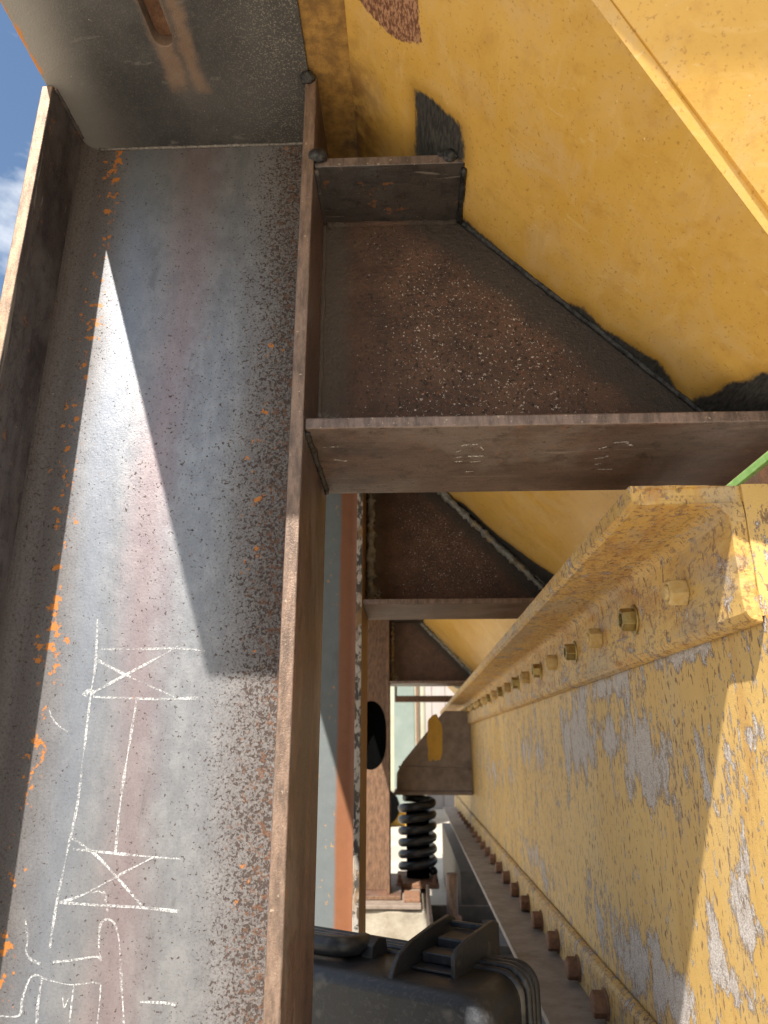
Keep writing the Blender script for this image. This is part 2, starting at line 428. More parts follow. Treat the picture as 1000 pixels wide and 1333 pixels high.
def m_cap():
    t = NT('dark_mill_plate')
    n1 = t.noise(9, 6, 0.65); n2 = t.noise(70, 5, 0.7); f = t.noise(520, 3, 0.75)
    c = t.mix(t.step(n1, 0.3, 0.7), (0.042, 0.041, 0.041), (0.095, 0.090, 0.086))
    lft = t.step(t.x, -0.33, -0.40)
    c = t.mix(t.mul(lft, 0.7), c, (0.33, 0.31, 0.285))
    scr = t.noise(45, 5, 0.65, (0.35, 1.1, 1), 0.5)
    c = t.mix(t.mul(t.step(scr, 0.60, 0.68), 0.4), c, (0.24, 0.22, 0.19))
    rt = t.step(t.x, -0.22, -0.13)
    c = t.mix(t.mul(t.step(f, 0.54, 0.62), t.add(0.15, t.mul(rt, 0.55))), c, (0.33, 0.29, 0.23))
    c = t.mix(t.mul(speckle(t, 140, 0.72, 0.76), 0.7), c, (0.45, 0.42, 0.36))
    # rust run beside the slot (a stain with its own outline)
    w1 = t.mul(t.sub(t.noise(40, 4, 0.7), 0.5), 0.02)
    run = t.mul(t.band(t.add(t.x, w1), -0.246, 0.021, 0.006), t.step(t.add(t.y, t.mul(w1, 2)), 0.628, 0.600))
    gap = t.band(t.add(t.x, w1), -0.243, 0.0035, 0.004)
    c = t.mix(t.mul(run, t.sub(0.75, t.mul(gap, 0.5))), c, t.mix(n2, (0.20, 0.115, 0.07), (0.30, 0.21, 0.15)))
    oedge = t.mul(t.step(t.add(t.x, t.mul(w1, 0.7)), -0.401, -0.4055), t.step(t.noise(24, 3, 0.5), 0.42, 0.55))
    c = t.mix(oedge, c, (0.55, 0.20, 0.02))
    blot = speckle(t, 28, 0.70, 0.76, (1, 1, 1), None, (2, 2, 6))
    c = t.mix(t.mul(blot, 0.6), c, (0.20, 0.09, 0.05))
    return t.out(c, t.add(0.56, t.mul(t.sub(n2, 0.5), 0.4)), 0.1, 0.4, t.bump(t.add(f, n2), 0.0010, 0.7))

def m_grey_orange():
    t = NT('grey_and_red_oxide_steel')
    w_ = t.mul(t.sub(t.noise(12, 4, 0.6, (1, 1, 0.5)), 0.5), 0.014)
    k = t.step(t.add(t.x, w_), -0.164, -0.154)
    n = t.noise(40, 5, 0.65); f = t.noise(300, 3, 0.7)
    g = t.mix(n, (0.115, 0.13, 0.132), (0.18, 0.195, 0.192))
    g = t.mix(speckle(t, 95, 0.64, 0.70, (1, 1, 0.7)), g, (0.40, 0.22, 0.09)); g = t.mix(t.mul(t.step(t.noise(18, 5, 0.7, (1, 1, 0.2)), 0.5, 0.66), 0.4), g, (0.09, 0.085, 0.08))
    o = t.mix(n, (0.19, 0.072, 0.032), (0.28, 0.11, 0.047))
    o = t.mix(t.mul(t.step(n, 0.5, 0.7), 0.4), o, (0.22, 0.10, 0.05))
    c = t.mix(k, g, o)
    c = t.mix(speckle(t, 26, 0.74, 0.77, (1, 1, 0.6)), c, (0.7, 0.62, 0.5))
    return t.out(c, 0.6, 0.0, 0.4, t.bump(f, 0.0004, 0.5))

def m_flaked_edge():
    t = NT('flaked_black_white_edge')
    n = t.noise(75, 6, 0.75, (1, 1, 0.5))
    side = t.step(t.nx, 0.3, 0.8)
    c = t.mix(t.step(n, 0.47, 0.53), (0.06, 0.055, 0.05), (0.40, 0.36, 0.31))
    c = t.mix(t.step(t.noise(24, 4, 0.6, (1, 1, 0.4)), 0.5, 0.65), c, (0.22, 0.13, 0.06))
    c = t.mix(side, c, t.mix(n, (0.20, 0.115, 0.05), (0.33, 0.20, 0.09)))
    return t.out(c, 0.7, 0.0, 0.3, t.bump(n, 0.001, 0.6))

def m_chalk():
    t = NT('white_chalk')
    n = t.noise(520, 3, 0.75); b = t.noise(60, 3, 0.6)
    tr = t.n.new('ShaderNodeBsdfTransparent'); mx = t.n.new('ShaderNodeMixShader')
    t.out((0.66, 0.65, 0.63), 0.95, 0, 0.1)
    o = t.n['Material Output']
    t.l.new(t.step(t.add(n, t.mul(t.sub(b, 0.5), 0.5)), 0.36, 0.74), mx.inputs[0])
    t.l.new(tr.outputs[0], mx.inputs[1]); t.l.new(t.b.outputs[0], mx.inputs[2]); t.l.new(mx.outputs[0], o.inputs['Surface'])
    return t.m

def m_case():
    t = NT('scuffed_black_plastic')
    n = t.noise(30, 6, 0.7); s = t.noise(120, 5, 0.75, (0.5, 1.4, 1), 1.0); f = t.noise(600, 2, 0.6)
    c = t.mix(n, (0.011, 0.012, 0.015), (0.034, 0.037, 0.043))
    c = t.mix(t.mul(t.step(s, 0.50, 0.68), 0.35), c, (0.11, 0.108, 0.105))
    c = t.mix(t.mul(speckle(t, 14, 0.62, 0.70), 0.35), c, (0.20, 0.19, 0.17))
    c = t.mix(t.mul(speckle(t, 90, 0.70, 0.76), 0.6), c, (0.28, 0.26, 0.23))
    return t.out(c, t.add(0.40, t.mul(t.sub(n, 0.5), 0.4)), 0, 0.5, t.bump(t.add(f, s), 0.0006, 0.5))

def m_ground():
    t = NT('dusty_concrete_ground')
    n = t.noise(1.3, 8, 0.65); f = t.noise(60, 5, 0.7); g = t.noise(9, 6, 0.7)
    c = t.mix(t.step(n, 0.3, 0.7), (0.37, 0.32, 0.25), (0.48, 0.43, 0.35))
    c = t.mix(t.mul(t.step(g, 0.5, 0.7), 0.5), c, (0.27, 0.225, 0.17))
    c = t.mix(t.mul(t.step(f, 0.55, 0.7), 0.4), c, (0.55, 0.50, 0.43))
    return t.out(c, 0.9, 0, 0.2, t.bump(t.add(f, g), 0.006, 0.6))

M = dict(
    mill=m_millscale(),
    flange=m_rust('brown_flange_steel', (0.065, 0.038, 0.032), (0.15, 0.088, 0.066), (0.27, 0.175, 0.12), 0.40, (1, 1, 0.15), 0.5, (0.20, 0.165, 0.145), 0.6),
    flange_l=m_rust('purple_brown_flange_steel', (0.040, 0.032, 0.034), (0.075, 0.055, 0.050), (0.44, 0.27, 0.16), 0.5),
    bar=m_rust('brown_bar_steel', (0.090, 0.058, 0.046), (0.185, 0.118, 0.092), (0.24, 0.165, 0.13), 0.38, (0.25, 1, 1), 0.35, (0.21, 0.175, 0.155), 0.6),
    oldrust=m_rust('old_brown_steel', (0.10, 0.05, 0.032), (0.19, 0.095, 0.055), (0.24, 0.13, 0.07), 0.6),
    bardark=m_rust('blackened_bar_steel', (0.040, 0.035, 0.033), (0.075, 0.062, 0.055), (0.20, 0.14, 0.11), 0.42, (0.3, 1, 1), 0.4, (0.10, 0.098, 0.098)),
    bweb=m_bracket_web(), hopper=m_hopper(), cap=m_cap(), greyorange=m_grey_orange(), fedge=m_flaked_edge(),
    gweb=m_flaky('flaking_yellow_paint', 0.0, True), gang=m_flaky('rusty_yellow_angle_paint', 0.0, False, (1, 0.6, 1), 0.55),
    gang2=m_flaky('yellow_lower_angle_paint', 0.02, False, (1, 1, 0.5), 0.3),
    chalk=m_chalk(), case=m_case(), ground=m_ground(),
    weld=m_simple('weld_metal', (0.10, 0.09, 0.08), (0.30, 0.27, 0.24), 240, 0.42, 0.5, 0.001),
    weldburn=m_simple('burnt_weld_metal', (0.012, 0.012, 0.013), (0.09, 0.088, 0.085), 160, 0.32, 0.6, 0.002),
    zinc=m_simple('yellow_zinc_nut', (0.30, 0.20, 0.06), (0.42, 0.33, 0.14), 90, 0.34, 0.75, 0.0004, (0.17, 0.06, 0.03)),
    pnut=m_simple('painted_nut', (0.50, 0.32, 0.10), (0.58, 0.42, 0.19), 120, 0.65, 0.0, 0.001, (0.24, 0.15, 0.09)),
    rbolt=m_simple('rusty_bolt', (0.16, 0.075, 0.04), (0.27, 0.14, 0.075), 130, 0.75, 0.0, 0.0015, (0.09, 0.05, 0.03)),
    strip=m_simple('grey_dusty_steel', (0.19, 0.165, 0.145), (0.29, 0.26, 0.235), 24, 0.6, 0.1, 0.0006, (0.12, 0.085, 0.065)),
    seam=m_simple('sealant_bead', (0.10, 0.095, 0.085), (0.30, 0.29, 0.26), 70, 0.6, 0.0, 0.002, (0.40, 0.26, 0.08)),
    cornerstrip=m_simple('burnt_yellow_steel', (0.20, 0.105, 0.03), (0.42, 0.23, 0.055), 70, 0.6, 0.0, 0.001, (0.06, 0.04, 0.03)),
    black=m_simple('black_and_hole_shade', (0.003, 0.003, 0.003), (0.004, 0.004, 0.004), 40, 0.9, 0.0, 0.0005, None, 0.0),  # near-black without gloss; also paints the dark insides of hole and coil
    spring=m_simple('black_spring_steel', (0.016, 0.018, 0.021), (0.035, 0.038, 0.042), 40, 0.35, 0.0, 0.0006, (0.10, 0.085, 0.06)),
    hood=m_simple('grey_brown_hood_steel', (0.17, 0.125, 0.095), (0.25, 0.195, 0.155), 22, 0.7, 0.0, 0.001, (0.12, 0.08, 0.06)),
    ochre=m_simple('ochre_paint_patch', (0.45, 0.24, 0.02), (0.55, 0.30, 0.03), 30, 0.6),
    concrete=m_simple('stained_concrete', (0.25, 0.21, 0.155), (0.36, 0.32, 0.25), 16, 0.9, 0.0, 0.003, (0.24, 0.17, 0.10)),
    green=m_simple('green_paint', (0.22, 0.45, 0.11), (0.34, 0.58, 0.20), 90, 0.5),
    cream=m_simple('cream_paint', (0.36, 0.335, 0.235), (0.42, 0.40, 0.30), 3, 0.5, 0.0, 0.0004, (0.60, 0.50, 0.30)),
    palegreen=m_simple('pale_green_paint', (0.17, 0.205, 0.175), (0.22, 0.25, 0.215), 4, 0.5),
    pinkwhite=m_simple('pinkish_white_sheet', (0.36, 0.31, 0.285), (0.42, 0.37, 0.335), 3, 0.6),
    darksteel=m_simple('dark_greasy_steel', (0.035, 0.028, 0.022), (0.075, 0.055, 0.04), 20, 0.6, 0.1, 0.001),
)

# ================================================================== SETTING
g = MB(); n = 40
xs = [-400, -60, -12, -4, -2, -1, 0, 1, 2, 4, 12, 60, 400]
vs = [(x, y, -EYE) for y in [-400, -60, -12, -4, -2, 0, 1, 2, 4, 6, 9, 14, 60, 900] for x in xs]
nx_ = len(xs)
g.add(vs, [(j*nx_+i, j*nx_+i+1, (j+1)*nx_+i+1, (j+1)*nx_+i) for j in range(13) for i in range(nx_-1)])
tag(g.build('ground', M['ground']), kind='structure')

# ================================================================== helpers for welds and chalk
def bead(name, p0, p1, r, mat, parent, wob=0.25, step=0.004):
    p0, p1 = Vector(p0), Vector(p1); L = (p1 - p0).length; k = max(3, int(L / step))
    pts, rs = [], []
    for i in range(k + 1):
        q = p0.lerp(p1, i / k); nz = mnoise.noise(q * 160); nz2 = mnoise.noise(q * 45 + Vector((3, 1, 2)))
        pts.append(q + Vector((nz2, 0, nz2)) * r * 0.3); rs.append(r * (1 + wob * nz + 0.25 * nz2 + (0.13 if i % 2 else -0.05)))
    return MB().tube(pts, rs, 8).build(name, mat, parent, smooth=True)

def blob(name, c, r, mat, parent, sq=(1, 1, 1)):
    bm = bmesh.new(); bmesh.ops.create_icosphere(bm, subdivisions=3, radius=1)
    mb = MB()
    vs = []
    for v in bm.verts:
        d = v.co.normalized(); k = 1 + 0.22 * mnoise.noise(d * 1.7 + Vector(c) * 30) + 0.07 * mnoise.noise(d * 6)
        vs.append(Vector(c) + Vector((d.x * sq[0], d.y * sq[1], d.z * sq[2])) * r * k)
    mb.add(vs, [tuple(v.index for v in f.verts) for f in bm.faces]); bm.free()
    return mb.build(name, mat, parent, smooth=True)

def catmull(pts, sub=5):
    if len(pts) < 3: return [pts[0].lerp(pts[-1], i / 6) for i in range(7)]
    P = [pts[0]] + pts + [pts[-1]]; out = []
    for i in range(1, len(P) - 2):
        for k in range(sub):
            t = k / sub; a, b, c, d = P[i-1], P[i], P[i+1], P[i+2]
            out.append(0.5 * ((2*b) + (c-a)*t + (2*a-5*b+4*c-d)*t*t + (3*b-a-3*c+d)*t**3))
    return out + [pts[-1]]

def chalk(name, pts, hw, nrm, parent):
    """a chalk stroke: a thin ribbon lying on a surface with normal nrm"""
    pts = catmull([Vector(p) for p in pts]); nrm = Vector(nrm); vs = []
    for i, p in enumerate(pts):
        d = (pts[min(i+1, len(pts)-1)] - pts[max(i-1, 0)]).normalized(); s = d.cross(nrm)
        h = hw * (0.95 + 0.9 * mnoise.noise(p * 45))
        vs += [p + s * h + nrm * 0.0004, p - s * h + nrm * 0.0004]
    return MB().add(vs, [(2*i, 2*i+1, 2*i+3, 2*i+2) for i in range(len(pts)-1)]).build(name, M['chalk'], parent)

# ================================================================== COLUMNS (I-sections, web facing the camera)
CAPZ = 0.712
XL, XR = -0.412, -0.098           # outer faces of the column
TF, TW = 0.0130, 0.010
def fillet_profile(xl, xr, yf, yw, yb, tw, r):
    """web with root fillets, plan view polygon (x,y)"""
    p = []
    def arc(cx, cy, a0, a1):
        return [(cx + r * math.cos(math.radians(a0 + (a1 - a0) * k / 6)), cy + r * math.sin(math.radians(a0 + (a1 - a0) * k / 6))) for k in range(7)]
    p += arc(xl + r, yw - r, 180, 90)[::1]        # front left fillet
    p += arc(xr - r, yw - r, 90, 0)
    p += arc(xr - r, yw + tw + r, 0, -90)
    p += arc(xl + r, yw + tw + r, 270, 180)
    return p
def column(y0, y1, label, webm, flm, frm, top, bottom, dx=0.0, group=None, hole=None):
    yw = (y0 + y1) / 2
    c = thing('steel_column', label, 'column', (0.5 * (XL + XR) + dx, yw, bottom), group)
    xl, xr = XL + dx, XR + dx
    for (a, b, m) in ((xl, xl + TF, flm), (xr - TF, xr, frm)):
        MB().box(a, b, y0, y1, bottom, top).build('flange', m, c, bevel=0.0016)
    a, b = xl + TF + 0.0002, xr - TF - 0.0002
    if hole is None:
        MB().prism(fillet_profile(a, b, y0, yw, y1, TW, 0.018), bottom, top - 0.001, 'z', 12).build('web', webm, c, smooth=False)
    else:
        hx, hz, rx, rz = hole
        h = [(hx + rx * math.cos(2*math.pi*k/36), hz + rz * math.copysign(abs(math.sin(2*math.pi*k/36)) ** 0.75, math.sin(2*math.pi*k/36))) for k in range(36)]
        MB().plate([(a, bottom), (b, bottom), (b, top - 0.001), (a, top - 0.001)], [h],
                   lambda p, q: (p, yw, q), lambda p, q: (p, yw + TW, q)).build('web', webm, c, bevel=0.001)
        MB().box(a + 0.004, b - 0.001, y1 + 0.002, y1 + 0.006, bottom + 0.2, top - 0.01).build('hole_shade_sheet', M['black'], c)  # black sheet added to stand for the shade inside the hole
    MB().box(xl - 0.05, xr + 0.05, y0 - 0.04, y1 + 0.04, bottom - 0.016, bottom - 0.0005).build('base_plate', M['oldrust'], c, bevel=0.002)
    return c

Y1 = (0.600, 0.786)
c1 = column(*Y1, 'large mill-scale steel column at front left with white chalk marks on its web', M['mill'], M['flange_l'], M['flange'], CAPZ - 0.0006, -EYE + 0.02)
YW1 = (Y1[0] + Y1[1]) / 2
bead('weld_bead', (XL + TF + 0.015, YW1 - 0.001, CAPZ - 0.001), (XR - TF - 0.004, YW1 - 0.001, CAPZ - 0.001), 0.0021, M['weld'], c1)
bead('weld_bead', (XL + TF + 0.001, Y1[0] + 0.004, CAPZ - 0.001), (XL + TF + 0.001, YW1 - 0.02, CAPZ - 0.001), 0.0022, M['flange_l'], c1)
p = at_y(399, 94, Y1[0]); blob('weld_blob', (XR - TF * 0.75, Y1[0] - 0.001, CAPZ + 0.0 - 0.004), 0.0085, M['weldburn'], c1, (1.05, 0.9, 0.9))
# chalk strokes, read off the photograph (2.381x enlargement whose origin is pixel (0,780))
STROKES = [
    [(303,62),(297,200),(283,290),(260,480),(240,640),(210,780),(175,950),(155,1082)],
    [(315,155),(440,155),(540,152),(635,160)], [(280,295),(380,240),(470,192),(555,145)], [(305,190),(390,235),(480,275),(545,305)],
    [(290,303),(420,308),(520,310),(618,306)], [(425,310),(400,460),(375,620),(358,790)], [(228,775),(330,785),(460,798),(562,805)],
    [(225,740),(300,795),(370,870),(440,950)], [(185,940),(260,915),(380,850),(480,798)], [(190,940),(300,948),(430,955),(556,968)],
    [(323,905),(328,935),(335,968)], [(285,912),(308,905),(330,925)],
    [(165,1125),(230,1118),(300,1108),(315,1120),(307,1080),(312,1010),(330,993),(355,1005),(370,1060),(378,1200),(385,1315)],
    [(80,990),(85,1050),(85,1105),(125,1130)],
    [(0,1292),(60,1290),(70,1240),(100,1168),(150,1180),(220,1195),(300,1188),(312,1215),(302,1315)],
    [(230,1195),(222,1260),(215,1315)], [(130,1180),(118,1260),(115,1315)], [(435,1248),(490,1250),(545,1255)], [(195,1235),(200,1265),(215,1235)],
    [(150,335),(170,380),(210,412)], [(262,300),(275,285),(295,292)],
]
for k, s in enumerate(STROKES):
    thick = 0.0011 if k < 11 else 0.00085
    if k == 20: thick = 0.003
    chalk('chalk_line', [at_y(x / 2.381, 780 + y / 2.381, YW1) for x, y in s], thick, (0, -1, 0), c1)

Y2 = (1.475, 1.675)
c2 = column(*Y2, 'grey and red-oxide column standing behind the black case', M['greyorange'], M['oldrust'], M['fedge'], CAPZ - 0.0006, -EYE + 0.02, -0.004)
Y3 = (3.50, 3.70)
c3 = column(*Y3, 'distant brown column with a tall oval hole, on the concrete block', M['oldrust'], M['oldrust'], M['oldrust'], CAPZ - 0.0006, -0.627, -0.010,
            hole=(-0.200, 0.045, 0.075, 0.160))

# ================================================================== LONGITUDINAL BEAM on top of the columns
lb = thing('longitudinal_beam', 'dark overhead beam with a rusty slot in its underside, resting on the columns', 'beam', (-0.255, 2.6, CAPZ))
BY0, BY1 = 0.228, 5.2
slot = []
sa, sb = Vector((-0.2585, 0.475)), Vector((-0.2555, 0.548)); sr = 0.0105
for k in range(9): a = math.pi + math.pi * k / 8; slot.append((sa.x + sr * math.cos(a), sa.y + sr * math.sin(a)))
for k in range(9): a = math.pi * k / 8; slot.append((sb.x + sr * math.cos(a), sb.y + sr * math.sin(a)))
MB().plate([(-0.407, BY0), (-0.107, BY0), (-0.107, BY1), (-0.407, BY1)], [slot],
           lambda p, q: (p, q, CAPZ), lambda p, q: (p, q, CAPZ + 0.016)).build('bottom_flange', M['cap'], lb, bevel=0.001)
MB().box(-0.29, -0.275, BY0 + 0.01, BY1, CAPZ + 0.0162, CAPZ + 0.29).build('web', M['cap'], lb)
MB().box(-0.37, -0.16, BY0 + 0.01, BY1, CAPZ + 0.2902, CAPZ + 0.305).build('top_flange', M['cap'], lb)
MB().box(-0.27, -0.235, 0.46, 0.575, CAPZ + 0.0165, CAPZ + 0.022).build('slot_backing', M['rbolt'], lb)

# ================================================================== HOPPER
hp = thing('hopper', 'yellow painted sloping hopper overhead with burnt paint around the welds', 'hopper', (0.15, 2.0, 0.3))
def y_front(x): return 0.390 + 0.58 * (x - 0.156)
XA, XB = -0.060, 0.358
def sdf(U, V, poly):
    """signed distance (negative inside) in surface metres"""
    d = np.full(U.shape, 1e9); ins = np.zeros(U.shape, bool); n = len(poly)
    for i in range(n):
        (ax, ay), (bx, by) = poly[i], poly[(i + 1) % n]
        ex, ey = bx - ax, by - ay; wx, wy = U - ax, V - ay
        t = np.clip((wx * ex + wy * ey) / (ex * ex + ey * ey + 1e-12), 0, 1)
        d = np.minimum(d, np.hypot(wx - ex * t, wy - ey * t))
        c = ((ay > V) != (by > V)) & (U < (bx - ax) * (V - ay) / (by - ay + 1e-12) + ax)
        ins ^= c
    return np.where(ins, -d, d)
SL = 1.4355
def hp_poly(px): return [(at_hopper(*q).y, at_hopper(*q).x * SL) for q in px]
BURN = [hp_poly(q) for q in (
    [(541,118),(562,128),(580,145),(600,163),(605,190),(606,208),(595,214),(541,206)],
    [(416,110),(432,104),(440,130),(450,158),(458,178),(466,206),(420,208)],
    [(593,276),(603,283),(619,298),(655,329),(684,356),(706,369),(730,392),(760,402),(784,427),(803,437),(834,456),(857,470),(871,490),(884,508),(905,528),(890,540),(700,420),(595,300)],
    [(903,522),(930,510),(945,497),(968,497),(985,486),(1010,484),(1040,470),(1040,545),(905,545)],
    [(572,652),(600,652),(640,690),(690,728),(722,748),(715,780),(690,775)],
    [(520,826),(533,826),(600,886),(600,900),(585,890)],
)]
SCRAPE = [hp_poly([(458,-12),(470,5),(484,22),(500,38),(516,52),(530,55),(549,56),(546,30),(544,-12)])]
yfine = np.arange(0, 0.52, 0.0032)
nv = 150
vv = np.linspace(XA, XB, nv)
rows = []
for x in vv:
    y0 = y_front(x); ys = list(y0 + yfine) + list(np.linspace(y0 + 0.54, 2.2, 34)) + list(np.linspace(2.35, 5.2, 16))
    rows.append(ys)
nu = len(rows[0])
Yg = np.array(rows); Xg = np.repeat(vv[:, None], nu, 1); Zg = HC - 1.03 * Xg
burn = np.full(Yg.shape, 1.0)
for q in BURN: burn = np.minimum(burn, sdf(Yg, Xg * SL, q))
scr = np.full(Yg.shape, 1.0)
for q in SCRAPE: scr = np.minimum(scr, sdf(Yg, Xg * SL, q))
# gentle dents
Zg = Zg + np.array([[0.0016 * mnoise.noise(Vector((Xg[i, j] * 5, Yg[i, j] * 5, 1))) for j in range(nu)] for i in range(nv)])
mb = MB()
mb.add(np.stack([Xg.ravel(), Yg.ravel(), Zg.ravel()], 1).tolist(),
       [(i*nu+j, i*nu+j+1, (i+1)*nu+j+1, (i+1)*nu+j) for i in range(nv-1) for j in range(nu-1)])
mb.build('side_sheet', M['hopper'], hp, smooth=True, attrs={'burn': np.clip(burn, -1, 1).ravel(), 'scrape': np.clip(scr, -1, 1).ravel()})
# upper skin and end faces give the sheet its 12 mm thickness
TH = 0.0125; nn = Vector((1.03, 0, 1)).normalized() * TH
a = Vector((XA, y_front(XA), HC - 1.03 * XA)); b = Vector((XB, y_front(XB), HC - 1.03 * XB))
a2 = Vector((XA, 5.2, a.z)); b2 = Vector((XB, 5.2, b.z))
e = Vector((0.0, -0.0004, 0))
def yattr(k): return {'burn': [1.0] * k, 'scrape': [1.0] * k}
mb = MB(); mb.add([a, b, b2, a2, a + nn, b + nn, b2 + nn, a2 + nn], [(4, 5, 6, 7), (0, 1, 5, 4), (1, 2, 6, 5), (2, 3, 7, 6), (3, 0, 4, 7)])
mb.build('sheet_edge', M['hopper'], hp, attrs=yattr(8))
# end wall: leans forward to the rim
def wall_y(z): return 0.390 - 0.54 * (z - 0.492) + 0.004
mb = MB()
zs_top = 0.75
off = 0.0165
def wpt(x, z): return (x, wall_y(z), z)
outl = [(XA + 0.005, HC - 1.03 * XA + off), (XB, HC - 1.03 * XB + off), (0.95, HC - 1.03 * XB + off), (0.95, zs_top), (XA - 0.02, zs_top)]
mb.plate(outl, [], lambda p, q: wpt(p, q), lambda p, q: (p, wall_y(q) + 0.010, q))
mb.build('end_wall', M['hopper'], hp, attrs=yattr(len(mb.v)))
mb = MB().box(-0.09, 0.95, 0.205, 0.30, 0.7515, 0.764); mb.build('rim_flange', M['hopper'], hp, bevel=0.001)
mb = MB().box(-0.1068, -0.056, BY0 + 0.005, 5.2, CAPZ + 0.0035, CAPZ + 0.016); mb.build('corner_strip', M['cornerstrip'], hp)
mb = MB().box(0.94, 0.95, 0.30, 5.2, 0.30, 0.75); mb.build('far_side_sheet', M['hopper'], hp)

# ================================================================== BRACKETS between columns and hopper
BZ0, BZ1 = 0.281, 0.2925          # lower flange
TZ0, TZ1 = 0.588, 0.600           # upper flange
def x_h(z): return (HC - z) / 1.03
def bracket(y0, y1, label, main, dx=0.0):
    yw = (y0 + y1) / 2
    xl = XR + dx + 0.0004
    b_ = thing('support_bracket', label, 'bracket', (0.1, yw, BZ0), 'welded brackets under the hopper')
    MB().box(xl, x_h(BZ0) , y0 + 0.004, y1, BZ0, BZ1).build('lower_flange', M['bar'], b_, bevel=0.0018)
    poly = [(xl, TZ0), (x_h(TZ0) + 0.0005, TZ0), (x_h(TZ1) + 0.0, TZ1), (xl, TZ1)]
    MB().prism(poly, y0 + 0.004, y1, 'y').build('upper_flange', M['bardark'], b_, bevel=0.0012)
    poly = [(xl, BZ1 + 0.0002), (x_h(BZ1) - 0.004, BZ1 + 0.0002), (x_h(TZ0) - 0.001, TZ0 - 0.0002), (xl, TZ0 - 0.0002)]
    MB().prism(poly, yw, yw + 0.010, 'y').build('web', M['bweb'], b_)
    if main:
        bead('weld_bead', (xl + 0.004, yw, TZ0 - 0.001), (x_h(TZ0) - 0.004, yw, TZ0 - 0.001), 0.0042, M['bweb'], b_)
        bead('weld_bead', (x_h(TZ0 - 0.002), yw - 0.002, TZ0 - 0.004), (x_h(BZ1 + 0.004), yw - 0.002, BZ1 + 0.002), 0.0032, M['weldburn'], b_)
        bead('weld_bead', (xl + 0.001, y0 + 0.008, TZ0 - 0.001), (xl + 0.001, yw - 0.004, TZ0 - 0.001), 0.0032, M['bardark'], b_)
        bead('weld_bead', (xl + 0.001, y0 + 0.010, BZ0 - 0.0005), (xl + 0.001, y1 - 0.006, BZ0 - 0.0005), 0.0034, M['weldburn'], b_)
        bead('weld_bead', (x_h(TZ0) - 0.001, y0 + 0.010, TZ0 - 0.002), (x_h(TZ0) - 0.001, yw - 0.003, TZ0 - 0.002), 0.0032, M['weldburn'], b_)
        bead('weld_bead', (xl + 0.003, yw - 0.001, BZ1 + 0.001), (x_h(BZ1) - 0.01, yw - 0.001, BZ1 + 0.001), 0.0042, M['bweb'], b_)
        bead('weld_bead', (xl + 0.001, yw - 0.001, BZ1), (xl + 0.001, yw - 0.001, TZ0), 0.003, M['bweb'], b_)
        blob('weld_blob', (xl + 0.004, y0 + 0.001, TZ1 - 0.0), 0.0088, M['weldburn'], b_, (1.25, 0.7, 0.9))
        q = at_hopper(587, 203); blob('weld_blob', (q.x - 0.001, y0 + 0.004, q.z - 0.006), 0.0085, M['weldburn'], b_, (1, 0.8, 0.9))
        blob('weld_blob', (q.x - 0.009, y0 + 0.006, q.z - 0.003), 0.0055, M['weldburn'], b_, (1.2, 0.8, 0.8))
    else:
        s0, s1 = Vector((x_h(TZ0) - 0.012, yw - 0.006, TZ0 - 0.002)), Vector((x_h(BZ1) - 0.02, yw - 0.006, BZ1 + 0.004))
        bead('sealant_bead', s0, s1, 0.008, M['seam'], b_, 0.9, 0.006)
        bead('sealant_bead', (xl + 0.012, yw - 0.004, BZ1 + 0.004), (xl + 0.012, yw - 0.004, TZ0 - 0.002), 0.009, M['seam'], b_, 0.9, 0.006)
    return b_
b1 = bracket(*Y1, 'nearest dark rusty bracket with chalk dashes, welded between front column and yellow hopper', True)
b2_ = bracket(*Y2, 'second bracket, dark brown with pale ragged sealant, behind the nearest bracket', False, -0.004)
b3_ = bracket(*Y3, 'farthest small dark bracket joined to the distant holed column', False, -0.010)
DASH = [[(80,162),(112,160)],[(100,187),(130,190)],[(365,158),(400,155)],[(352,172),(365,168)],[(405,160),(412,168)],[(352,183),(368,181)],
        [(380,180),(412,180)],[(352,192),(368,190)],[(385,192),(408,190)],[(375,212),(395,211)],[(680,152),(712,150)],[(650,165),(668,160)],
        [(708,152),(718,158)],[(640,185),(660,183)],[(640,197),(655,196)],[(648,207),(678,207)],[(663,181),(670,179)]]
for s in DASH:
    chalk('chalk_line', [at_z(370 + x / 1.587, 480 + y / 1.587, BZ0) for x, y in s], 0.0014, (0, 0, -1), b1)

# green bar and rusty beam beyond the hopper lip
gb = MB().box(0.3735, 0.379, 0.40, 4.8, BZ0 + 0.000, BZ0 + 0.010)
tag(gb.build('green_bar', M['green'], bevel=0.001), 'bright green painted bar just past the right end of the nearest bracket', 'bar')
rb = thing('rusty_beam', 'dark brown rusty beam behind the green bar at the right edge', 'beam', (0.42, 2.5, 0.2))
MB().box(0.415, 0.430, 0.52, 5.0, 0.16, 0.42).build('web', M['oldrust'], rb)
MB().box(0.385, 0.52, 0.52, 5.0, 0.4205, 0.432).build('top_flange', M['oldrust'], rb)

